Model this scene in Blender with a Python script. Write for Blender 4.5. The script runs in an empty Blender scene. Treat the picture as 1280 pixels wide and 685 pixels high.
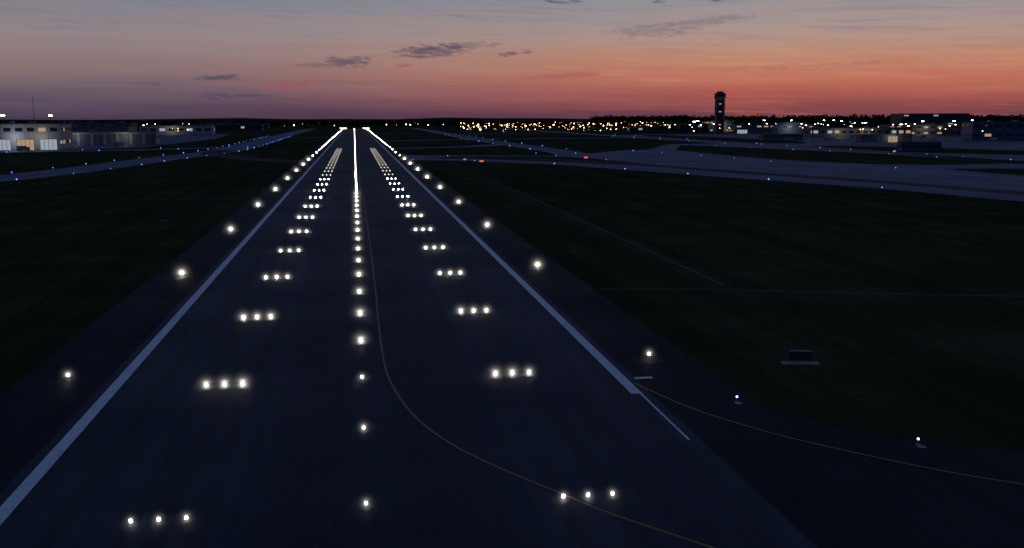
import bpy, math, random
from mathutils import Vector, Matrix
random.seed(7)
S = bpy.context.scene
C = bpy.context.collection
R = math.radians
S.view_settings.view_transform = 'Standard'
S.view_settings.look = 'None'
S.view_settings.exposure = 0

def lin(h):
    h = h.lstrip('#')
    out = []
    for i in (0, 2, 4):
        c = int(h[i:i+2], 16)/255
        out.append(c/12.92 if c <= .04045 else ((c+.055)/1.055)**2.4)
    return tuple(out)+(1,)

# ------------------------------------------------------------------ node helper
class N:
    def __init__(s, tree):
        s.t = tree; tree.nodes.clear()
    def n(s, typ, **kw):
        x = s.t.nodes.new(typ)
        for k, v in kw.items(): setattr(x, k, v)
        return x
    def put(s, sock, v):
        if hasattr(v, 'is_output') or isinstance(v, bpy.types.NodeSocket): s.t.links.new(v, sock)
        elif v is not None: sock.default_value = v
    def m(s, op, a, b=None, c=None, clamp=False):
        x = s.n('ShaderNodeMath', operation=op, use_clamp=clamp)
        s.put(x.inputs[0], a)
        if b is not None: s.put(x.inputs[1], b)
        if c is not None: s.put(x.inputs[2], c)
        return x.outputs[0]
    def mr(s, v, a, b, c=0., d=1., mode='SMOOTHSTEP'):
        x = s.n('ShaderNodeMapRange', interpolation_type=mode)
        s.put(x.inputs[0], v)
        for i, q in enumerate((a, b, c, d)): x.inputs[i+1].default_value = q
        return x.outputs[0]
    def mix(s, f, a, b, bt='MIX'):
        x = s.n('ShaderNodeMix', data_type='RGBA', blend_type=bt)
        s.put(x.inputs[0], f); s.put(x.inputs[6], a); s.put(x.inputs[7], b)
        return x.outputs[2]
    def ramp(s, f, stops):
        x = s.n('ShaderNodeValToRGB')
        e = x.color_ramp.elements
        while len(e) < len(stops): e.new(.5)
        for i, (p, c) in enumerate(stops): e[i].position = p; e[i].color = c
        s.put(x.inputs[0], f)
        return x.outputs[0]
    def xyz(s, a, b, c=0.):
        x = s.n('ShaderNodeCombineXYZ')
        s.put(x.inputs[0], a); s.put(x.inputs[1], b); s.put(x.inputs[2], c)
        return x.outputs[0]
    def noise(s, vec, scale=1., detail=3., rough=.55):
        x = s.n('ShaderNodeTexNoise')
        s.put(x.inputs['Vector'], vec)
        x.inputs['Scale'].default_value = scale; x.inputs['Detail'].default_value = detail
        x.inputs['Roughness'].default_value = rough
        return x.outputs[0]

# ------------------------------------------------------------------ world / dusk sky
W = bpy.data.worlds.new("World"); S.world = W; W.use_nodes = True
W.cycles.sampling_method = 'MANUAL'; W.cycles.sample_map_resolution = 256
w = N(W.node_tree)
tc = w.n('ShaderNodeTexCoord')
sep = w.n('ShaderNodeSeparateXYZ'); w.t.links.new(tc.outputs['Generated'], sep.inputs[0])
az = w.m('MULTIPLY', w.m('ARCTAN2', sep.outputs[0], sep.outputs[1]), 57.2958)
el = w.m('MULTIPLY', w.m('ARCSINE', sep.outputs[2]), 57.2958)
band = w.noise(w.xyz(w.m('MULTIPLY', az, .055), w.m('MULTIPLY', el, 1.1)), 1., 3., .6)
bandc = w.m('SUBTRACT', band, .5)
wisp = w.noise(w.xyz(w.m('MULTIPLY', az, .16), w.m('ADD', w.m('MULTIPLY', el, 3.2), w.m('MULTIPLY', az, .07)), 3.), 1., 4., .65)
elw = w.m('ADD', el, w.m('MULTIPLY', bandc, 1.6))
t = w.m('DIVIDE', w.m('MAXIMUM', elw, 0.), 10., clamp=True)
left = w.ramp(t, [(0, lin('463a4e')), (.06, lin('54465a')), (.15, lin('6e5e6a')), (.26, lin('897174')), (.42, lin('938486')), (.65, lin('7c818e')), (1, lin('606b84'))])
right = w.ramp(t, [(0, lin('673c4c')), (.05, lin('84484c')), (.12, lin('a85a52')), (.22, lin('c0745e')), (.33, lin('be8870')), (.45, lin('ae948c')), (.65, lin('8f9098')), (1, lin('6b7690'))])
f = w.mr(az, -14, 24)
col = w.mix(f, left, right)
red = w.m('MULTIPLY', w.mr(wisp, .5, .68), w.m('MULTIPLY', w.mr(az, 4, 22), w.mr(el, 4.2, 1.8)))
col = w.mix(w.m('MULTIPLY', red, .5), col, lin('bf6250'))
gold = w.m('MULTIPLY', w.mr(wisp, .48, .3), w.m('MULTIPLY', w.mr(az, -8, 18), w.m('MULTIPLY', w.mr(el, 4.6, 3.2), w.mr(el, 1.2, 2.4))))
col = w.mix(w.m('MULTIPLY', gold, .35), col, lin('cf9a78'))
grey = w.m('MULTIPLY', w.mr(wisp, .48, .7), w.mr(el, 2.5, 5.))
col = w.mix(w.m('MULTIPLY', grey, .4), col, lin('7a7480'))
DK = lin('5a5262'); BL = lin('4b4a62'); PK = lin('9a545c'); SF = lin('7d7077')
clouds = [(4.2, 3.62, 2.2, .34, .03, .85, DK), (5.8, 3.9, 1.9, .2, .05, .55, DK), (-.4, 3.05, 1.2, .32, -.02, .8, DK), (-1.6, 2.85, 1.7, .14, 0, .5, DK),
 (-7.0, 2.16, 1.4, .16, .04, .8, BL), (-6.3, 1.22, 2.3, .14, -.01, .9, BL), (-10.4, 1.8, .8, .07, 0, .5, BL),
 (-3.1, 1.78, 1.7, .22, .02, .75, PK), (.8, .88, 1.6, .08, 0, .7, DK), (2.7, 2.82, .7, .10, .1, .7, PK),
 (8.7, 3.5, .7, .12, .08, .8, DK), (16.2, 4.65, 2.6, .34, .03, .6, SF), (19.0, 5.1, 2.6, .2, .08, .6, SF), (11.2, 6.25, .9, .18, -.1, .8, DK), (16.5, 6.2, .7, .13, 0, .8, DK),
 (19.8, 6.4, 1.6, .26, .05, .8, DK), (5.8, 5.5, 1.6, .1, 0, .35, SF), (11.5, 2.3, 2.1, .13, .05, .5, PK), (24., 2.7, 5., .12, .02, .3, PK)]
cn = w.noise(w.xyz(w.m('MULTIPLY', az, 1.5), w.m('ADD', w.m('MULTIPLY', el, 6.5), w.m('MULTIPLY', az, .3)), 9.), 1., 5., .66)
cn2 = w.m('MULTIPLY', w.m('SUBTRACT', cn, .5), 2.)
cm = w.noise(w.xyz(w.m('MULTIPLY', az, .7), w.m('MULTIPLY', el, 2.2), 2.), 1., 2., .6)
cm2 = w.m('MULTIPLY', w.m('SUBTRACT', cm, .5), 2.)
azd = w.m('ADD', az, w.m('MULTIPLY', cm2, 1.8))
eld = w.m('ADD', el, w.m('MULTIPLY', cm2, .22))
for (a, e, hw, hh, ti, dn, cc) in clouds:
    dx = w.m('SUBTRACT', azd, a)
    dy = w.m('SUBTRACT', w.m('SUBTRACT', eld, e), w.m('MULTIPLY', dx, ti))
    ex = w.m('DIVIDE', dx, hw*1.1); ey = w.m('DIVIDE', dy, hh*1.2)
    d2 = w.m('MULTIPLY_ADD', ex, ex, w.m('MULTIPLY', ey, ey))
    v = w.m('ADD', w.m('SUBTRACT', 1., d2), w.m('MULTIPLY', cn2, 2.0))
    col = w.mix(w.m('MULTIPLY', w.mr(v, -.1, 1.2), dn), col, cc)
col = w.mix(w.mr(el, 7, 26), col, (.030, .056, .142, 1))
back = w.m('MULTIPLY', w.mr(w.m('ABSOLUTE', w.m('SUBTRACT', az, 15.)), 35., 95.), w.mr(el, 40, 10))
col = w.mix(back, col, (.030, .048, .105, 1))
sky = w.n('ShaderNodeTexSky'); sky.sky_type = 'NISHITA'; sky.sun_disc = False
sky.sun_elevation = R(-3); sky.sun_rotation = R(22)
addn = w.mix(.001, col, sky.outputs[0], 'ADD')
bg = w.n('ShaderNodeBackground'); w.put(bg.inputs[0], addn); bg.inputs[1].default_value = 1.0
wo = w.n('ShaderNodeOutputWorld'); w.t.links.new(bg.outputs[0], wo.inputs[0])

# ------------------------------------------------------------------ materials
def mat_pbr(name, fn, rough=.85, spec=.25, metal=0.):
    m = bpy.data.materials.new(name); m.use_nodes = True
    g = N(m.node_tree)
    b = g.n('ShaderNodeBsdfPrincipled'); o = g.n('ShaderNodeOutputMaterial')
    b.inputs['Roughness'].default_value = rough
    b.inputs['Specular IOR Level'].default_value = spec
    b.inputs['Metallic'].default_value = metal
    g.t.links.new(b.outputs[0], o.inputs[0])
    c = fn(g, b) if callable(fn) else None
    if c is None:
        tcc = g.n('ShaderNodeTexCoord')
        nn = g.noise(tcc.outputs['Object'], 1.2, 3)
        c = g.mix(g.mr(nn, .3, .7), tuple(x*.82 for x in fn[:3])+(1,), tuple(min(1, x*1.12) for x in fn[:3])+(1,))
    g.put(b.inputs['Base Color'], c)
    return m

def mat_emit(name, c, s, samp=False):
    m = bpy.data.materials.new(name); m.use_nodes = True
    g = N(m.node_tree)
    e = g.n('ShaderNodeEmission'); o = g.n('ShaderNodeOutputMaterial')
    e.inputs[0].default_value = tuple(c)+(1,); e.inputs[1].default_value = s
    g.t.links.new(e.outputs[0], o.inputs[0])
    if not samp: m.cycles.emission_sampling = 'NONE'
    return m

def xy(g):
    tcc = g.n('ShaderNodeTexCoord'); s = g.n('ShaderNodeSeparateXYZ')
    g.t.links.new(tcc.outputs['Object'], s.inputs[0])
    return tcc.outputs['Object'], s.outputs[0], s.outputs[1]

def f_grass(g, b):
    p, x, y = xy(g)
    big = g.noise(p, .006, 3, .6); mid = g.noise(p, .05, 4, .65); fine = g.noise(p, 1.3, 3, .7)
    c = g.mix(g.mr(big, .35, .65), (.044, .052, .020, 1), (.085, .078, .036, 1))
    c = g.mix(g.mr(mid, .4, .75), c, (.12, .105, .052, 1))
    mow = g.noise(g.xyz(g.m('MULTIPLY', x, .16), g.m('MULTIPLY', y, .004)), 1., 2)
    c = g.mix(g.m('MULTIPLY', g.mr(mow, .42, .6), .5), c, (.028, .034, .016, 1))
    c = g.mix(g.m('MULTIPLY', g.mr(fine, .35, .7), .6), c, (.018, .022, .010, 1))
    return c
M_grass = mat_pbr("grass_material", f_grass, 1., .0)

def f_asphalt(tone, rub):
    def fn(g, b):
        p, x, y = xy(g)
        st = g.noise(g.xyz(g.m('MULTIPLY', x, .55), g.m('MULTIPLY', y, .012)), 1., 4, .6)
        pt = g.noise(p, .035, 5, .68); fine = g.noise(p, 2.2, 3, .75)
        a = tuple(q*.66 for q in tone)+(1,); c2 = tuple(q*1.35 for q in tone)+(1,)
        c = g.mix(g.mr(st, .3, .7), a, c2)
        c = g.mix(g.m('MULTIPLY', g.mr(pt, .4, .7), .5), c, tuple(q*.55 for q in tone)+(1,))
        lane = g.m('ABSOLUTE', g.m('SUBTRACT', g.m('FRACT', g.m('DIVIDE', g.m('ADD', x, 1000.), 5.7)), .5))
        c = g.mix(g.m('MULTIPLY', g.mr(lane, .485, .5), .45), c, (.009, .009, .012, 1))
        tr = g.m('ABSOLUTE', g.m('SUBTRACT', g.m('FRACT', g.m('DIVIDE', g.m('ADD', y, 1000.), 22.)), .5))
        c = g.mix(g.m('MULTIPLY', g.mr(tr, .496, .5), .35), c, (.009, .009, .012, 1))
        if rub:
            rb = g.m('MULTIPLY', g.mr(g.m('ABSOLUTE', g.m('SUBTRACT', g.m('ABSOLUTE', x), 4.)), 5., .5), g.mr(st, .35, .6))
            c = g.mix(g.m('MULTIPLY', rb, .6), c, (.012, .012, .016, 1))
        c = g.mix(g.m('MULTIPLY', g.mr(fine, .45, .75), .4), c, tuple(min(1, q*2.) for q in tone)+(1,))
        g.put(b.inputs['Roughness'], g.mr(pt, .2, .8, .65, .85))
        return c
    return fn
M_run = mat_pbr("runway_asphalt", f_asphalt((.030, .036, .050), True), .75, .20)
M_sh = mat_pbr("shoulder_asphalt", f_asphalt((.019, .021, .027), False), .8, .06)
M_taxi = mat_pbr("taxiway_concrete", f_asphalt((.10, .12, .17), False), .7, .25)
M_apron = mat_pbr("apron_concrete", f_asphalt((.09, .10, .13), False), .8, .25)

def f_paint(c0):
    def fn(g, b):
        p, x, y = xy(g)
        nn = g.noise(p, 1.8, 4, .75); n2 = g.noise(p, .08, 3)
        return g.mix(g.m('MAXIMUM', g.mr(nn, .52, .72), g.m('MULTIPLY', g.mr(n2, .5, .8), .4)), tuple(c0)+(1,), tuple(q*.42+.02 for q in c0)+(1,))
    return fn
M_white = mat_pbr("white_paint", f_paint((.85, .85, .85)), .6, .3)
M_yel = mat_pbr("yellow_paint", f_paint((.48, .23, .05)), .6, .3)
M_dirt = mat_pbr("dirt_material", (.15, .135, .105), 1., .0)
M_metal = mat_pbr("galvanised_metal", (.3, .3, .31), .45, .5, .8)
M_dark = mat_pbr("dark_housing", (.03, .03, .035), .5, .4)
M_conc = mat_pbr("concrete_material", (.30, .29, .28), .9, .2)
M_wall_w = mat_pbr("white_cladding", (.36, .36, .39), .6, .3)
M_wall_g = mat_pbr("grey_cladding", (.14, .145, .17), .6, .3)
M_wall_b = mat_pbr("blue_cladding", (.08, .11, .19), .6, .3)
M_wall_d = mat_pbr("dark_cladding", (.045, .045, .055), .6, .3)
M_brick = mat_pbr("brick_material", (.10, .07, .06), .9, .2)
M_roof = mat_pbr("roof_membrane", (.10, .10, .11), .9, .2)
M_glass = mat_pbr("dark_glass", (.02, .025, .03), .1, .6)
M_tree = mat_pbr("foliage_material", (.022, .028, .015), 1., .0)
M_bark = mat_pbr("bark_material", (.05, .04, .03), 1., .0)
E_win = mat_emit("lit_window_warm", (1., .70, .4), .4)
E_winc = mat_emit("lit_window_cool", (.75, .88, 1.), .4)
E_winb = mat_emit("lit_window_blue", (.25, .5, 1.), .3)
E_near = mat_emit("lamp_white_soft", (1., .96, .88), 24)
E_mid = mat_emit("lamp_white", (1., .96, .86), 60)
E_far = mat_emit("lamp_white_far", (1., .90, .72), 14)
E_tdf = mat_emit("lamp_white_distant", (1., .88, .70), 4.5)
E_edge = mat_emit("lamp_white_intense", (1., .90, .72), 110)
E_amb = mat_emit("lamp_amber", (1., .62, .25), 150)
E_red = mat_emit("lamp_red", (1., .10, .04), 160)
E_blue = mat_emit("lamp_blue", (.08, .22, 1.), 4.5)
E_bluen = mat_emit("lamp_blue_near", (.15, .35, 1.), 10)
E_sod = mat_emit("lamp_sodium", (1., .45, .12), 20)
E_sodw = mat_emit("lamp_warm", (1., .72, .4), 26)
E_pole = mat_emit("lamp_cool", (.9, 1., .95), 34)
E_sign = mat_emit("sign_face_red", (1., .16, .05), 1.0)
E_signy = mat_emit("sign_face_amber", (1., .5, .1), .5)

# ------------------------------------------------------------------ mesh builder
class MB:
    def __init__(s): s.v = []; s.f = []; s.m = []; s.mats = []
    def mi(s, m):
        if m not in s.mats: s.mats.append(m)
        return s.mats.index(m)
    def poly(s, pts, m):
        b = len(s.v); s.v += [tuple(p) for p in pts]; s.f.append(tuple(range(b, b+len(pts)))); s.m.append(s.mi(m))
    def box(s, c, d, m, rot=0.):
        b = len(s.v); cs, sn = math.cos(rot), math.sin(rot)
        for z in (-.5, .5):
            for (x, y) in ((-.5, -.5), (.5, -.5), (.5, .5), (-.5, .5)):
                X, Y = x*d[0], y*d[1]
                s.v.append((c[0]+X*cs-Y*sn, c[1]+X*sn+Y*cs, c[2]+z*d[2]))
        for q in ((3, 2, 1, 0), (4, 5, 6, 7), (0, 1, 5, 4), (1, 2, 6, 5), (2, 3, 7, 6), (3, 0, 4, 7)):
            s.f.append(tuple(b+i for i in q)); s.m.append(s.mi(m))
    def lathe(s, c, prof, m, n=8):
        b = len(s.v)
        for (r, z) in prof:
            for i in range(n):
                a = 2*math.pi*i/n; s.v.append((c[0]+r*math.cos(a), c[1]+r*math.sin(a), c[2]+z))
        for k in range(len(prof)-1):
            for i in range(n):
                j = (i+1) % n
                s.f.append((b+k*n+i, b+k*n+j, b+(k+1)*n+j, b+(k+1)*n+i)); s.m.append(s.mi(m))
        s.f.append(tuple(b+(len(prof)-1)*n+i for i in range(n))); s.m.append(s.mi(m))
        s.f.append(tuple(b+n-1-i for i in range(n))); s.m.append(s.mi(m))
    def ball(s, c, r, m, n=8, k=5):
        s.lathe(c, [(r*math.sin(math.pi*(i+.35)/(k+.0)*.93), -r*math.cos(math.pi*(i+.35)/k*.93)) for i in range(k)], m, n)
    def obj(s, name, parent=None, loc=None, rz=0.):
        me = bpy.data.meshes.new(name+"_mesh"); me.from_pydata(s.v, [], s.f)
        for q in s.mats: me.materials.append(q)
        me.polygons.foreach_set('material_index', s.m); me.update()
        o = bpy.data.objects.new(name, me); C.objects.link(o)
        if parent: o.parent = parent
        if loc: o.location = loc
        o.rotation_euler[2] = rz
        return o

def empty(name, loc=(0, 0, 0), rz=0.):
    e = bpy.data.objects.new(name, None); e.location = loc; e.rotation_euler[2] = rz; e.empty_display_size = .1
    C.objects.link(e); return e

def sheet(name, polys, z, mat):
    b = MB()
    for p in polys: b.poly([(x, y, z) for x, y in p], mat)
    return b.obj(name)

def strip_pts(path, wid):
    L = []; Rr = []
    for i, p in enumerate(path):
        a = path[max(0, i-1)]; c = path[min(len(path)-1, i+1)]
        dx, dy = c[0]-a[0], c[1]-a[1]; l = math.hypot(dx, dy); nx, ny = -dy/l, dx/l
        L.append((p[0]+nx*wid/2, p[1]+ny*wid/2)); Rr.append((p[0]-nx*wid/2, p[1]-ny*wid/2))
    return L, Rr
def smooth(path, n=6):
    out = []
    P = [path[0]]+list(path)+[path[-1]]
    for i in range(1, len(P)-2):
        p0, p1, p2, p3 = P[i-1:i+3]
        for k in range(n):
            u = k/n
            out.append(tuple(.5*((2*p1[q])+(-p0[q]+p2[q])*u+(2*p0[q]-5*p1[q]+4*p2[q]-p3[q])*u*u+(-p0[q]+3*p1[q]-3*p2[q]+p3[q])*u**3) for q in (0, 1)))
    out.append(tuple(path[-1])); return out
def strip(name, path, wid, z, mat):
    L, Rr = strip_pts(path, wid); b = MB()
    for i in range(len(path)-1):
        b.poly([(*Rr[i], z), (*Rr[i+1], z), (*L[i+1], z), (*L[i], z)], mat)
    return b.obj(name)

# ------------------------------------------------------------------ ground & pavements
b = MB(); n = 64
b.poly([(45000*math.cos(2*math.pi*i/n), 45000*math.sin(2*math.pi*i/n), 0) for i in range(n)], M_grass); b.obj("ground")

RE = 2420.
sheet("runway_shoulder", [[(-30.5, -120), (30.2, -120), (30.2, RE+60), (-30.5, RE+60)]], .012, M_sh)
sheet("runway", [[(-22.9, -100), (22.9, -100), (22.9, RE), (-22.9, RE)]], .028, M_run)
fil = smooth([(29.0, 100), (29.3, 86), (30.0, 77.9), (32.1, 71.9), (36, 66.8), (40.3, 63.7), (43.9, 62.), (52, 59.5), (75, 56), (120, 52)], 5)
b = MB(); zz = .020
for i in range(len(fil)-1):
    (x1, y1), (x2, y2) = fil[i], fil[i+1]
    b.poly([(22.5, y1, zz), (22.5, y2, zz), (x2, y2, zz), (x1, y1, zz)], M_sh)
b.poly([(22.5, -60, zz), (120, -60, zz), (120, 52, zz), (22.5, 52, zz)], M_sh)
b.obj("exit_taxiway")

def rect(x1, y1, x2, y2): return [(x1, y1), (x2, y1), (x2, y2), (x1, y2)]
sheet("runway_edge_marking", [rect(-22.15, -60, -21.2, RE), rect(21.25, 80.6, 22.2, RE), rect(21.95, 67.9, 22.15, 80.6)], .036, M_white)
strip("taxiway_lead_off_marking", smooth([(1.3, 330), (1.35, 151), (1.25, 126), (1.2, 107), (1.35, 92.7), (1.9, 85), (3.2, 76.4), (5.5, 69), (8.6, 62.9), (10.95, 59), (13.2, 55.3), (17.3, 49.9), (22.6, 43), (40, 22)], 8), .16, .044, M_yel)
strip("taxiway_edge_marking", smooth([(22.5, 84), (22.95, 81.9), (25, 75.2), (28.3, 68.8), (32, 63.8), (36.3, 59), (39.8, 56), (50, 48), (70, 36)], 8), .16, .045, M_yel)
sheet("marking_plate", [rect(22.9, 85.2, 24.5, 85.9)], .046, M_white)

sheet("taxiway_crossing_field", [[(30, 575), (60, 556), (99, 501), (134, 400), (167, 313), (179, 256), (205, 150), (330, 120), (330, 330), (322, 480), (345, 620), (345, 840), (330, 900), (270, 880), (215, 740), (175, 700), (150, 660), (120, 625), (30, 650)]], .016, M_taxi)
strip("parallel_taxiway", [(128, 560), (140, 700), (132, 1100), (142, 2000), (140, 2500)], 23, .020, M_taxi)
strip("parallel_taxiway", [(338, 780), (339, 1060), (335, 1451), (341, 2400)], 26, .024, M_taxi)
strip("connector_taxiway", [(28, 1080), (150, 1150), (340, 1180)], 24, .028, M_taxi)
strip("connector_taxiway", [(28, 1560), (340, 1600)], 24, .032, M_taxi)
strip("connector_taxiway", [(28, 800), (90, 840), (145, 930)], 22, .034, M_taxi)
sheet("apron", [[(345, 300), (1500, 200), (1500, 1500), (900, 1560), (360, 1400), (352, 900)]], .018, M_apron)
def island(pts): return sheet("grass_island", [smooth(pts+[pts[0]], 5)[:-1]], .045, M_grass)
island([(226, 715), (255, 800), (276, 840), (300, 760), (329, 616), (324, 495), (305, 469), (255, 477), (228, 552)])
island([(259, 428), (300, 418), (318, 350), (300, 300), (262, 360)])
island([(46, 622), (120, 606), (140, 520), (146, 470), (125, 500), (100, 545), (60, 590)])
island([(360, 900), (368, 1300), (420, 1350), (430, 1000), (400, 890)])
island([(360, 640), (366, 800), (420, 760), (470, 600), (440, 540)])
island([(400, 470), (380, 530), (470, 480), (520, 400), (470, 380)])
strip("taxiway_shoulder", smooth([(40, 600), (110, 560), (160, 420), (195, 300), (210, 200)], 6), 12, .050, M_sh)
strip("taxiway_centreline_marking", smooth([(190, 290), (165, 420), (150, 520), (138, 700), (130, 1100), (140, 2000)], 5), .5, .06, M_yel)
strip("taxiway_centreline_marking", smooth([(250, 300), (235, 430), (205, 560), (190, 690)], 5), .6, .058, M_white)

strip("parallel_taxiway", smooth([(-190, 300), (-137, 424), (-112, 616), (-94, 782), (-95, 1100), (-98, 1782), (-98, 2400)], 6), 26, .017, M_taxi)
strip("connector_taxiway", smooth([(-29, 560), (-60, 610), (-92, 700), (-96, 790)], 5), 18, .021, M_sh)
strip("connector_taxiway", [(-94, 860), (-170, 800), (-330, 720)], 24, .023, M_taxi)
strip("connector_taxiway", [(-29, 1290), (-96, 1300)], 22, .023, M_taxi)
sheet("apron", [[(-600, 600), (-230, 770), (-170, 880), (-160, 1250), (-185, 1600), (-700, 1700)]], .019, M_apron)
island([(-175, 840), (-112, 880), (-110, 1200), (-150, 1180), (-160, 900)])
strip("drainage_swale_track", smooth([(48.7, 134), (48.9, 200), (49.2, 316), (49., 520)], 6), .5, .006, M_dirt)
strip("dirt_track", smooth([(31, 132.6), (42, 131), (56, 127), (70, 122.5), (84, 118.5), (110, 112)], 6), .6, .008, M_dirt)
strip("dirt_track", smooth([(-67, 305), (-50, 306), (-35, 305)], 4), 1.2, .006, M_dirt)

# ------------------------------------------------------------------ airfield lights
# added glow shells imitating lens bloom around lamps, brightest where facing the viewer
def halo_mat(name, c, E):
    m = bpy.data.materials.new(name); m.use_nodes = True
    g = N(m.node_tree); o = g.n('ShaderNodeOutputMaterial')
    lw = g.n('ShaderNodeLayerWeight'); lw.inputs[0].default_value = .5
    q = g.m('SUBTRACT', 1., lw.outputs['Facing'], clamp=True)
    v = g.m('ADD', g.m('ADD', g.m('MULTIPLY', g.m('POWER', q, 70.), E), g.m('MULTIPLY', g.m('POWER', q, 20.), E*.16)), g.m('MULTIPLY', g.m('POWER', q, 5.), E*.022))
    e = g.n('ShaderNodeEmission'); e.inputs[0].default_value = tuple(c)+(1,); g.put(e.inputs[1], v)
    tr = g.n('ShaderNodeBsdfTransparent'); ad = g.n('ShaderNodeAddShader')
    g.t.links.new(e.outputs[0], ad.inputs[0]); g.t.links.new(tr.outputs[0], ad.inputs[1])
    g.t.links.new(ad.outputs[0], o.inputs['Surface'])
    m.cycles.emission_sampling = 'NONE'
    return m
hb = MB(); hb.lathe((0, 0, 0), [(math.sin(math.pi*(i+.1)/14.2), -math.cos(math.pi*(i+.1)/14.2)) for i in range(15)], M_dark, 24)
halo_meshes = {}
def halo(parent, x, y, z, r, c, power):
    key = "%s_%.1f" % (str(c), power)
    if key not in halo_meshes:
        me = bpy.data.meshes.new("glow_shell"); me.from_pydata(hb.v, [], hb.f); me.materials.append(halo_mat("lamp_glow_shell", c, power))
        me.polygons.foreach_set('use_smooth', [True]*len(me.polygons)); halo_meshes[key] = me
    o = bpy.data.objects.new("lamp_glow_shell", halo_meshes[key])
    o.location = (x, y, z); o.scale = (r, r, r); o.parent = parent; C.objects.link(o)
HY = 330
WHT = (1., .93, .80)
def lens_r(y, k=1.): return min(.075+.00045*y, .22)*k
def emat(y): return E_near if y < 85 else (E_mid if y < 450 else E_far)

def inset(b, x, y, r, m):
    b.lathe((x, y, .028), [(r*1.9, 0), (r*1.75, .03), (r*1.1, .05), (r*.9, .055)], M_metal, 10)
    b.ball((x, y, .07+r*.8), r, m, 8, 5)
def raised(b, x, y, r, m, h=.36):
    b.lathe((x, y, .012), [(.2, 0), (.2, .03), (.05, .04), (.035, h-.12), (.09, h-.08), (.1, h-.02)], M_metal, 8)
    b.ball((x, y, h+r*.6), r, m, 8, 6)

b = MB()
pts = []
y = 58.9; k = 0
while y < RE-10:
    inset(b, -.8, y, (lens_r(y, random.uniform(.95, 1.12)) if y > 100 else lens_r(y, .85)) if y < 500 else .2, E_amb if y > RE-300 and k % 2 else emat(y)); pts.append(y); y += 15.24; k += 1
o = b.obj("runway_centreline_lights")
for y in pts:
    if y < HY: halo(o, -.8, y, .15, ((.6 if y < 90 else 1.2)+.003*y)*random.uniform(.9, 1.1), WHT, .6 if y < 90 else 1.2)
b = MB(); hp = []
for r_ in range(25):
    y = 58.2+30.48*r_
    for sx in (-1, 1):
        for q in range(3):
            x = sx*(10.97+1.52*q)
            inset(b, x, y, lens_r(y, random.uniform(.85, 1.05)) if y < 350 else .16, emat(y) if y < 400 else E_tdf); hp.append((x, y))
o = b.obj("touchdown_zone_lights")
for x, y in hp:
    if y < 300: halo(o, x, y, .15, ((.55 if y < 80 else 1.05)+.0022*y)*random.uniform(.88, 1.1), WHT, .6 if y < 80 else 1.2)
b = MB(); hp = []
k = -1
while 92.8+60.96*k < RE:
    y = 92.8+60.96*k
    for sx in (-1, 1):
        raised(b, sx*26.3, y, lens_r(y, 1.1), E_near if y < 110 else (E_mid if y < 300 else (E_edge if y < RE-620 else E_amb)))
        hp.append((sx*26.3, y))
    k += 1
for sx in (-1, 1):
    for q in range(5): raised(b, sx*(20+q*3), RE+4, .75, E_red)
o = b.obj("runway_edge_lights")
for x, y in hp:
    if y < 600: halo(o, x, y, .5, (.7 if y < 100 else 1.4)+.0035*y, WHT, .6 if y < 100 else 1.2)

b = MB()
def blues(path, wid, step, r=.2, off=0):
    for side in (0, 1):
        P = strip_pts(path, wid)[side]
        d = off
        for i in range(len(P)-1):
            a, c = Vector(P[i]), Vector(P[i+1]); L = (c-a).length
            while d < L:
                p = a+(c-a)*(d/L)
                if abs(p.x) > 32: raised(b, p.x+random.uniform(-.5, .5), p.y, random.uniform(.6, 1.2)*(r if p.y < 700 else r*1.3), E_blue, .4)
                d += step
            d -= L
blues(smooth([(-190, 300), (-137, 424), (-112, 616), (-94, 782), (-95, 1100), (-98, 1400)], 6), 30, 42)
blues([(-94, 860), (-170, 800), (-330, 720)], 27, 60)
blues([(128, 660), (140, 720), (132, 1100), (140, 1500)], 26, 90)
blues([(338, 880), (339, 1060), (335, 1451)], 30, 100)
for path in ([(34, 572), (60, 553), (99, 498), (134, 397), (167, 310), (180, 253)], [(190, 700), (205, 600), (215, 500), (240, 430), (262, 380), (280, 300)], [(276, 845), (331, 616), (326, 495)], [(345, 850), (350, 640), (345, 500), (330, 330)], [(46, 625), (120, 609), (150, 480)]):
    P = strip_pts(path, .1)[0]
    for i in range(len(P)-1):
        L = (Vector(P[i+1])-Vector(P[i])).length; nn = max(1, int(L/46))
        for q in range(nn):
            p = Vector(P[i]).lerp(Vector(P[i+1]), (q+random.uniform(-.15, .15))/nn)
            raised(b, p.x, p.y, random.uniform(.12, .25), E_blue, .4)
for (x, y) in ((29., 76.9), (37.5, 64.4)): raised(b, x, y, .085, E_bluen, .4)
for (x, y) in ((29., 76.5), (37.5, 63.9)): b.lathe((x, y, .02), [(.3, 0), (.3, .03)], M_conc, 12)
b.obj("taxiway_edge_lights")

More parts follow.
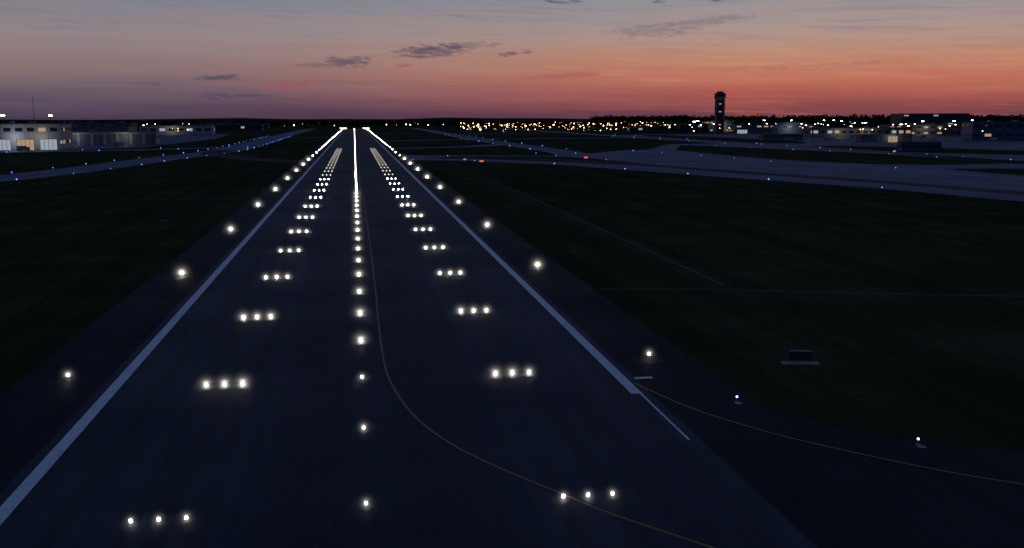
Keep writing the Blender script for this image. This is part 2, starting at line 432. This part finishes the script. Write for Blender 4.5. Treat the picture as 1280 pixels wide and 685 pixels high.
# ------------------------------------------------------------------ signs
def sign(name, x, y, wd, h, face, rz=0., pad=None, zb=.35):
    e = empty(name, (x, y, 0), rz)
    b = MB(); b.box((0, 0, zb+h/2), (wd, .22, h), M_dark); b.obj("cabinet", e)
    b = MB(); b.box((0, -.125, zb+h/2), (wd*.94, .02, h*.86), face); b.obj("face", e)
    b = MB(); b.box((0, 0, zb+h+.02), (wd*1.02, .27, .04), M_wall_w); b.obj("top_trim", e)
    b = MB()
    nleg = max(2, int(wd/1.2))
    for i in range(nleg):
        xx = -wd*.42+wd*.84*i/(nleg-1)
        b.lathe((xx, 0, .1), [(.09, 0), (.09, .03), (.035, .05), (.035, zb-.1)], M_metal, 8)
    b.obj("legs", e)
    b = MB(); pw = pad or wd*1.2
    b.box((0, 0, .055), (pw, 1.1, .09), M_conc); b.obj("concrete_pad", e)
    return e
sign("airfield_guidance_sign", 39.6, 88.5, 2.0, .85, M_dark, R(-12), 3.4)
sign("airfield_guidance_sign", 64, 534, 2.2, .9, E_sign)
sign("airfield_guidance_sign", 128, 572, 2.2, .9, E_sign)
sign("airfield_guidance_sign", 58, 560, 1.6, .8, E_signy)
sign("airfield_guidance_sign", 330, 455, 2.2, .9, E_sign)
sign("airfield_guidance_sign", 352, 640, 2.0, 1.0, E_signy)
sign("airfield_guidance_sign", -44, 240, .9, 1.1, M_dark, 0, 1.3)

# ------------------------------------------------------------------ buildings
def building(name, x, y, wd, dp, h, rz=0., wall=M_wall_w, lit=.3, floors=2, bay=5., doors=0, rooftop=True, canopy=False, litmats=None):
    e = empty(name, (x, y, 0), rz); litmats = litmats or [E_win, E_winc]
    b = MB(); b.box((0, 0, h/2+.1), (wd, dp, h-.2), wall)
    nb = int(wd/bay)
    for i in range(nb+1): b.box((-wd/2+i*wd/nb, -dp/2-.12, h/2), (.3, .2, h-.6), wall)
    b.obj("walls", e)
    b = MB(); b.box((0, 0, h+.25), (wd+.8, dp+.8, .5), M_roof)
    if rooftop:
        for i in range(max(2, int(wd/18))):
            b.box((random.uniform(-.42, .42)*wd, random.uniform(-.3, .3)*dp, h+1.2), (random.uniform(2, 5), random.uniform(2, 4), random.uniform(1, 2.4)), M_metal)
    b.obj("roof", e)
    b = MB(); fh = h/floors
    for fl in range(floors):
        for i in range(nb):
            if doors and fl == 0: continue
            xx = -wd/2+(i+.5)*wd/nb
            mm = random.choice(litmats) if random.random() < lit else M_glass
            b.box((xx, -dp/2-.04, fl*fh+fh*.58), (wd/nb*.62, .1, fh*.3), mm)
        nd = int(dp/bay)
        for sx in (-1, 1):
            for i in range(nd):
                mm = random.choice(litmats) if random.random() < lit*.7 else M_glass
                b.box((sx*(wd/2+.04), -dp/2+(i+.5)*dp/nd, fl*fh+fh*.58), (.1, dp/nd*.5, fh*.26), mm)
    b.obj("windows", e)
    b = MB(); nd = doors or 2; dh = fh*.82 if doors else 2.6; dw = wd/nd*.74 if doors else 2.
    for i in range(nd):
        xx = -wd/2+(i+.5)*wd/nd
        mm = random.choice(litmats) if (doors and random.random() < lit) else M_wall_g
        b.box((xx, -dp/2-.08, dh/2+.02), (dw, .16, dh), mm)
        for q in range(5): b.box((xx-dw/2+dw*q/4, -dp/2-.2, dh/2+.02), (.25, .1, dh), M_dark)
        b.box((xx, -dp/2-.2, dh+.25), (dw+.6, .25, .4), M_dark)
    b.obj("doors", e)
    if canopy:
        b = MB(); b.box((0, -dp/2-2.2, fh*.95), (wd*.9, 4, .3), M_roof); b.obj("canopy", e)
    return e

def arch_hangar(name, x, y, wd, dp, h, rz=0., wall=M_wall_w):
    e = empty(name, (x, y, 0), rz); n = 14; side = h*.45
    b = MB(); ring = []
    for i in range(n+1):
        a = math.pi*i/n; ring.append((-wd/2*math.cos(a), side+(h-side)*math.sin(a)))
    prof = [(-wd/2, 0)]+ring+[(wd/2, 0)]
    b.poly([(px, -dp/2, pz) for px, pz in prof][::-1], wall); b.poly([(px, dp/2, pz) for px, pz in prof], wall)
    b.poly([(-wd/2, -dp/2, 0), (-wd/2, dp/2, 0), (-wd/2, dp/2, side), (-wd/2, -dp/2, side)], wall)
    b.poly([(wd/2, -dp/2, 0), (wd/2, dp/2, 0), (wd/2, dp/2, side), (wd/2, -dp/2, side)], wall); b.obj("walls", e)
    b = MB()
    for i in range(n):
        (xa, za), (xb, zb) = ring[i], ring[i+1]
        b.poly([(xa*1.02, -dp/2-.5, za+.15), (xb*1.02, -dp/2-.5, zb+.15), (xb*1.02, dp/2+.5, zb+.15), (xa*1.02, dp/2+.5, za+.15)], wall)
    b.obj("roof", e)
    b = MB(); b.box((0, -dp/2-.1, side*.6), (wd*.8, .2, side*1.2), M_wall_g)
    for q in range(7): b.box((-wd*.4+wd*.8*q/6, -dp/2-.25, side*.6), (.25, .12, side*1.2), M_dark)
    b.obj("doors", e)
    b = MB()
    for q in range(6): b.box((-wd*.33+wd*.66*q/5, -dp/2-.05, side*1.38), (wd*.08, .1, 1.2), E_winc if q % 2 else M_glass)
    b.obj("windows", e)
    return e

building("aircraft_hangar", -247, 850, 48, 60, 19, R(6), M_wall_w, .45, 2, 8, doors=3, litmats=[E_winc, E_winc, E_win])
building("airport_office_building", -305, 840, 54, 40, 17, R(6), M_wall_b, .5, 3, 6, litmats=[E_winb])
building("cargo_warehouse", -222, 985, 86, 60, 11, R(8), M_wall_w, .06, 1, 12, doors=8)
building("cargo_warehouse", -285, 1130, 110, 60, 15, R(4), M_wall_g, .08, 1, 14)
building("maintenance_building", -256, 1580, 100, 60, 13, R(3), M_wall_w, .12, 1, 12)
building("maintenance_building", -390, 1640, 120, 60, 17, R(3), M_wall_g, .12, 2, 12)
building("terminal_building", -250, 2050, 150, 50, 12, 0, M_wall_d, .15, 1, 10)
building("terminal_building", -310, 2500, 220, 50, 13, 0, M_wall_d, .15, 1, 12)
building("tower_base_building", 575, 1600, 44, 30, 18, R(-8), M_wall_g, .4, 3, 6)
building("airport_office_building", 520, 1560, 44, 30, 13, R(-8), M_wall_d, .2, 2, 8)
building("maintenance_building", 592, 1490, 60, 34, 13, R(-10), M_wall_g, .3, 2, 9, doors=3)
arch_hangar("arched_hangar", 620, 1408, 54, 50, 17, R(-12), M_wall_g)
building("terminal_concourse", 592, 1165, 116, 40, 11, R(-10), M_wall_g, .35, 1, 8, canopy=True)
building("terminal_concourse", 700, 1210, 90, 40, 14, R(-12), M_wall_g, .25, 2, 8, canopy=True)
building("parking_garage", 787, 1340, 88, 60, 28, R(-14), M_wall_d, .12, 5, 9, rooftop=False)
building("airport_warehouse", 672, 975, 100, 50, 18, R(-20), M_wall_b, .05, 2, 10)
building("terminal_concourse", 790, 1000, 110, 50, 16, R(-20), M_wall_g, .12, 2, 9)
building("cargo_warehouse", 470, 1620, 70, 40, 10, R(-5), M_wall_d, .15, 1, 9)
building("maintenance_building", 500, 930, 46, 24, 6.5, R(-15), M_wall_g, .3, 1, 8, doors=4)
building("maintenance_building", 430, 1010, 40, 22, 6, R(-10), M_wall_g, .3, 1, 8, doors=3)
building("equipment_shed", 381, 660, 26, 10, 6.0, R(-12), M_wall_b, .0, 1, 1.6, rooftop=False)

def truck(x, y, rz, L=9., c=M_wall_w):
    e = empty("box_truck", (x, y, 0), rz)
    b = MB(); b.box((-.9, 0, 2.2), (L-2.6, 2.5, 2.7), c); b.obj("cargo_box", e)
    b = MB(); b.box((L/2-.9, 0, 1.5), (1.8, 2.3, 1.7), c); b.box((L/2-1.2, 0, 2.6), (1.2, 2.1, .5), c); b.box((L/2+.02, 0, 1.95), (.06, 2., .6), M_glass); b.obj("cab", e)
    b = MB(); b.box((0, 0, .65), (L-.6, 1.1, .3), M_dark)
    for xx in (-L/2+1.2, -L/2+2.4, L/2-1.1):
        for s_ in (-1, 1):
            k0 = len(b.v); b.lathe((0, 0, 0), [(.48, -.15), (.5, 0), (.48, .15)], M_dark, 12)
            for i in range(k0, len(b.v)):
                vx, vy, vz = b.v[i]; b.v[i] = (xx+vx, s_*1.05+vz, .5+vy)
    b.obj("chassis_and_wheels", e)
for (x, y, r_) in ((520, 880, 12), (545, 872, 60), (470, 985, -20), (560, 1110, 5), (585, 1118, 170), (640, 1100, 20), (615, 930, 100), (420, 965, 15), (-200, 925, 10), (-185, 940, 100), (-240, 800, 30), (-262, 795, 10)):
    truck(x, y, R(r_))

e = empty("control_tower", (552, 1528, 0), R(-14))
b = MB()
b.box((0, 0, 25.5), (12, 12, 51), M_brick)
for sx in (-1, 1):
    for sy in (-1, 1): b.box((sx*5.9, sy*5.9, 25.6), (2.2, 2.2, 51.4), M_conc)
b.obj("shaft", e)
b = MB()
for i in range(12): b.box((0, -6.06, 5+i*3.9), (3.6, .14, 1.5), E_win if i in (2, 7, 10) else M_glass)
for i in range(12): b.box((-6.06, 0, 5+i*3.9), (.14, 3.6, 1.5), M_glass)
b.obj("shaft_windows", e)
b = MB(); b.lathe((0, 0, 51.4), [(7.6, 0), (8.9, 1.6), (9.0, 3.6)], M_conc, 8); b.obj("gallery", e)
b = MB(); b.lathe((0, 0, 55.1), [(7.6, 0), (8.6, 3.6)], M_glass, 8)
b.obj("cab_glass", e)
b = MB()
for i in range(8):
    a = 2*math.pi*i/8; b.lathe((8.2*math.cos(a), 8.2*math.sin(a), 55.1), [(.25, 0), (.25, 3.6)], M_conc, 6)
b.obj("cab_mullions", e)
b = MB(); b.lathe((0, 0, 58.8), [(9.2, 0), (9.2, 1.0), (5.6, 1.6), (5.2, 4.0)], M_roof, 8)
for (xx, yy, hh) in ((2, 1, 3), (-2, 0, 2.2), (0, -2, 2.6)): b.lathe((xx, yy, 62.8), [(.15, 0), (.08, hh)], M_metal, 6)
b.obj("roof", e)

b = MB(); mx, my, mh = -590, 2050, 62
for sx, sy in ((-1, -1), (1, -1), (0, 1)):
    b.poly([(mx+sx*1.6-.25, my+sy, 0), (mx+sx*1.6+.25, my+sy, 0), (mx+sx*.3+.12, my, mh), (mx+sx*.3-.12, my, mh)], M_metal)
for i in range(12): b.box((mx, my, i*5+3), (3.2-2.4*i/12, .3, .3), M_metal)
b.lathe((mx, my, mh), [(.2, 0), (.1, 6)], M_metal, 6)
b.obj("radio_mast")

# ------------------------------------------------------------------ light poles
def pole_mesh(h, heads, em, r=.45):
    b = MB(); b.lathe((0, 0, 0), [(.35, 0), (.3, .3), (.16, .5), (.10, h)], M_metal, 8)
    b.box((0, 0, h), (2.4 if heads > 1 else 1.2, .15, .15), M_metal)
    for i in range(heads):
        xx = (i-(heads-1)/2)*1.1
        b.box((xx, 0, h+.18), (.8, .5, .2), M_dark); b.ball((xx, -.1, h-.15), r, em, 6, 4)
    me = bpy.data.meshes.new("pole_mesh"); me.from_pydata(b.v, [], b.f)
    for q in b.mats: me.materials.append(q)
    me.polygons.foreach_set('material_index', b.m); return me
PM = [pole_mesh(19, 3, E_pole, .35), pole_mesh(15, 2, E_sodw, .3), pole_mesh(10, 1, E_sod, .4), pole_mesh(26, 3, E_pole, .45)]
def pole(x, y, k):
    o = bpy.data.objects.new("apron_light_pole", PM[k]); o.location = (x, y, 0); o.rotation_euler[2] = random.uniform(-.4, .4); C.objects.link(o)
for i in range(44):
    yy = random.uniform(1000, 1700); tt = random.uniform(.33, .64)
    pole(yy*tt, yy, random.choice([0, 1, 1, 2, 2]))
for i in range(14):
    yy = random.uniform(820, 1150); tt = random.uniform(.5, .75); pole(yy*tt, yy, random.choice([1, 2, 2]))
for (x, y, k) in ((-285, 905, 3), (-263, 960, 3), (-320, 960, 1), (-215, 1040, 2), (-290, 1250, 2), (-270, 1400, 1), (-240, 1480, 2), (-310, 1700, 1), (-200, 1300, 2)): pole(x, y, k)

def lightfield(name, n, y0, y1, t0, t1, mats, hr=(8, 13), r=.5):
    b = MB()
    for i in range(n):
        yy = 1/random.uniform(1/y1, 1/y0); xx = yy*random.uniform(t0, t1); h = random.uniform(*hr); m = random.choice(mats)
        b.lathe((xx, yy, 0), [(.15, 0), (.08, h)], M_metal, 4)
        b.box((xx, yy, h), (1.4, .3, .15), M_dark)
        rr = r*random.choice([.35, .45, .6, .9, 1.6])*(yy/2200)
        b.ball((xx, yy-.2, h-.15-rr*.6), rr, m, 6, 4)
    b.obj(name)
lightfield("parking_lot_lights", 230, 1500, 3300, .10, .31, [E_sod, E_sod, E_sod, E_sodw], (4, 13))
lightfield("parking_lot_lights", 60, 1500, 2400, .31, .66, [E_sod, E_sodw, E_pole], (8, 16))
lightfield("parking_lot_lights", 50, 1500, 3000, -.36, -.12, [E_sod, E_sodw, E_pole], (6, 14))
lightfield("parking_lot_lights", 25, 2600, 3500, -.10, .09, [E_sod, E_sodw], (5, 9))

# ------------------------------------------------------------------ distant trees and hills
b = MB()
def hill(a0, a1, dist, ht, wid):
    n = 40
    rows = []
    for i in range(n+1):
        a = R(a0+(a1-a0)*i/n); env = math.sin(math.pi*i/n)**.5
        hh = ht*env*(.8+.2*math.sin(i*1.3)+.12*math.sin(i*2.9))
        rows.append([((dist+d)*math.sin(a), (dist+d)*math.cos(a), z) for d, z in ((-wid, -.5), (-wid*.4, hh*.7), (0, hh), (wid*.5, hh*.8), (wid*1.3, -.5))])
    for i in range(n):
        for k in range(4): b.poly([rows[i][k], rows[i+1][k], rows[i+1][k+1], rows[i][k+1]], M_grass)
hill(12, 48, 3600, 20, 500); hill(-40, 14, 5200, 10, 600); hill(-50, 60, 9000, 30, 1200)
b.obj("hills")

def treemass(name, n, placer, hr, per=16):
    b = MB()
    for i in range(n):
        x, y, z0 = placer(); h = random.uniform(*hr); wr = h*random.uniform(.35, .6)
        b.lathe((x, y, z0), [(.4, 0), (.2, h*.5)], M_bark, 4)
        for k in range(per):
            u = random.uniform(-1, 1); a = random.uniform(0, 6.283); q = random.random()**.4; rr = math.sqrt(1-u*u)*q
            c = Vector((x+wr*rr*math.cos(a), y+wr*rr*math.sin(a), z0+h*.58+h*.40*u*q))
            s_ = h*random.uniform(.12, .26)
            v = [c+Vector((random.uniform(-1, 1), random.uniform(-1, 1), random.uniform(-.8, .8)))*s_ for _ in range(4)]
            b.poly([v[0], v[1], v[2]], M_tree); b.poly([v[0], v[2], v[3]], M_tree); b.poly([v[1], v[3], v[0]], M_tree)
    return b.obj(name)
def pl(a0, a1, d0, d1, z):
    def f_():
        a = R(random.uniform(a0, a1)); d = random.uniform(d0, d1); return d*math.sin(a), d*math.cos(a), z
    return f_
treemass("distant_tree_line", 1500, pl(-24, 40, 3400, 3700, 0), (13, 21))
treemass("distant_tree_line", 900, pl(13, 42, 3300, 3650, 12), (14, 22))
treemass("distant_tree_line", 500, pl(-24, 16, 2700, 2900, 0), (9, 17))
treemass("distant_tree_line", 260, pl(18, 40, 1750, 2100, 0), (12, 25), 24)
treemass("distant_tree_line", 90, pl(-22, -9, 1750, 2000, 0), (11, 18), 24)

def wallpack(x, y, z, c, p):
    l = bpy.data.lights.new("wall_pack_lamp", 'POINT'); l.color = c; l.energy = p; l.shadow_soft_size = .4
    o = bpy.data.objects.new("wall_pack_lamp", l); o.location = (x, y, z); C.objects.link(o)
for q in ((-250, 812, 9, (.9, .95, 1), 1600), (-232, 814, 9, (1, .9, .7), 1000), (-300, 812, 9, (.3, .55, 1), 700), (-200, 950, 8, (1, .95, .9), 800), (-240, 944, 8, (.9, .95, 1), 800),
          (-260, 1540, 9, (1, .85, .6), 1200), (575, 1575, 10, (1, .95, .85), 3000), (600, 1375, 9, (.8, .9, 1), 2800), (590, 1135, 8, (.9, .95, 1), 2200), (560, 1140, 8, (1, .8, .5), 2000), (690, 1180, 8, (1, .85, .6), 2000), (500, 912, 5, (.9, 1, .95), 800)):
    wallpack(*q)

# ------------------------------------------------------------------ camera
cd = bpy.data.cameras.new("camera"); cam = bpy.data.objects.new("camera", cd); C.objects.link(cam)
cam.location = (-.95, 0, 22.64)
cam.rotation_mode = 'XYZ'
Mx = Matrix.Rotation(R(-8.61), 4, 'Z') @ Matrix.Rotation(R(90-8.59), 4, 'X') @ Matrix.Rotation(R(-.1), 4, 'Z')
cam.rotation_euler = Mx.to_euler('XYZ')
cd.sensor_width = 36; cd.lens = 36*1287/1280; cd.clip_start = .5; cd.clip_end = 100000
S.camera = cam
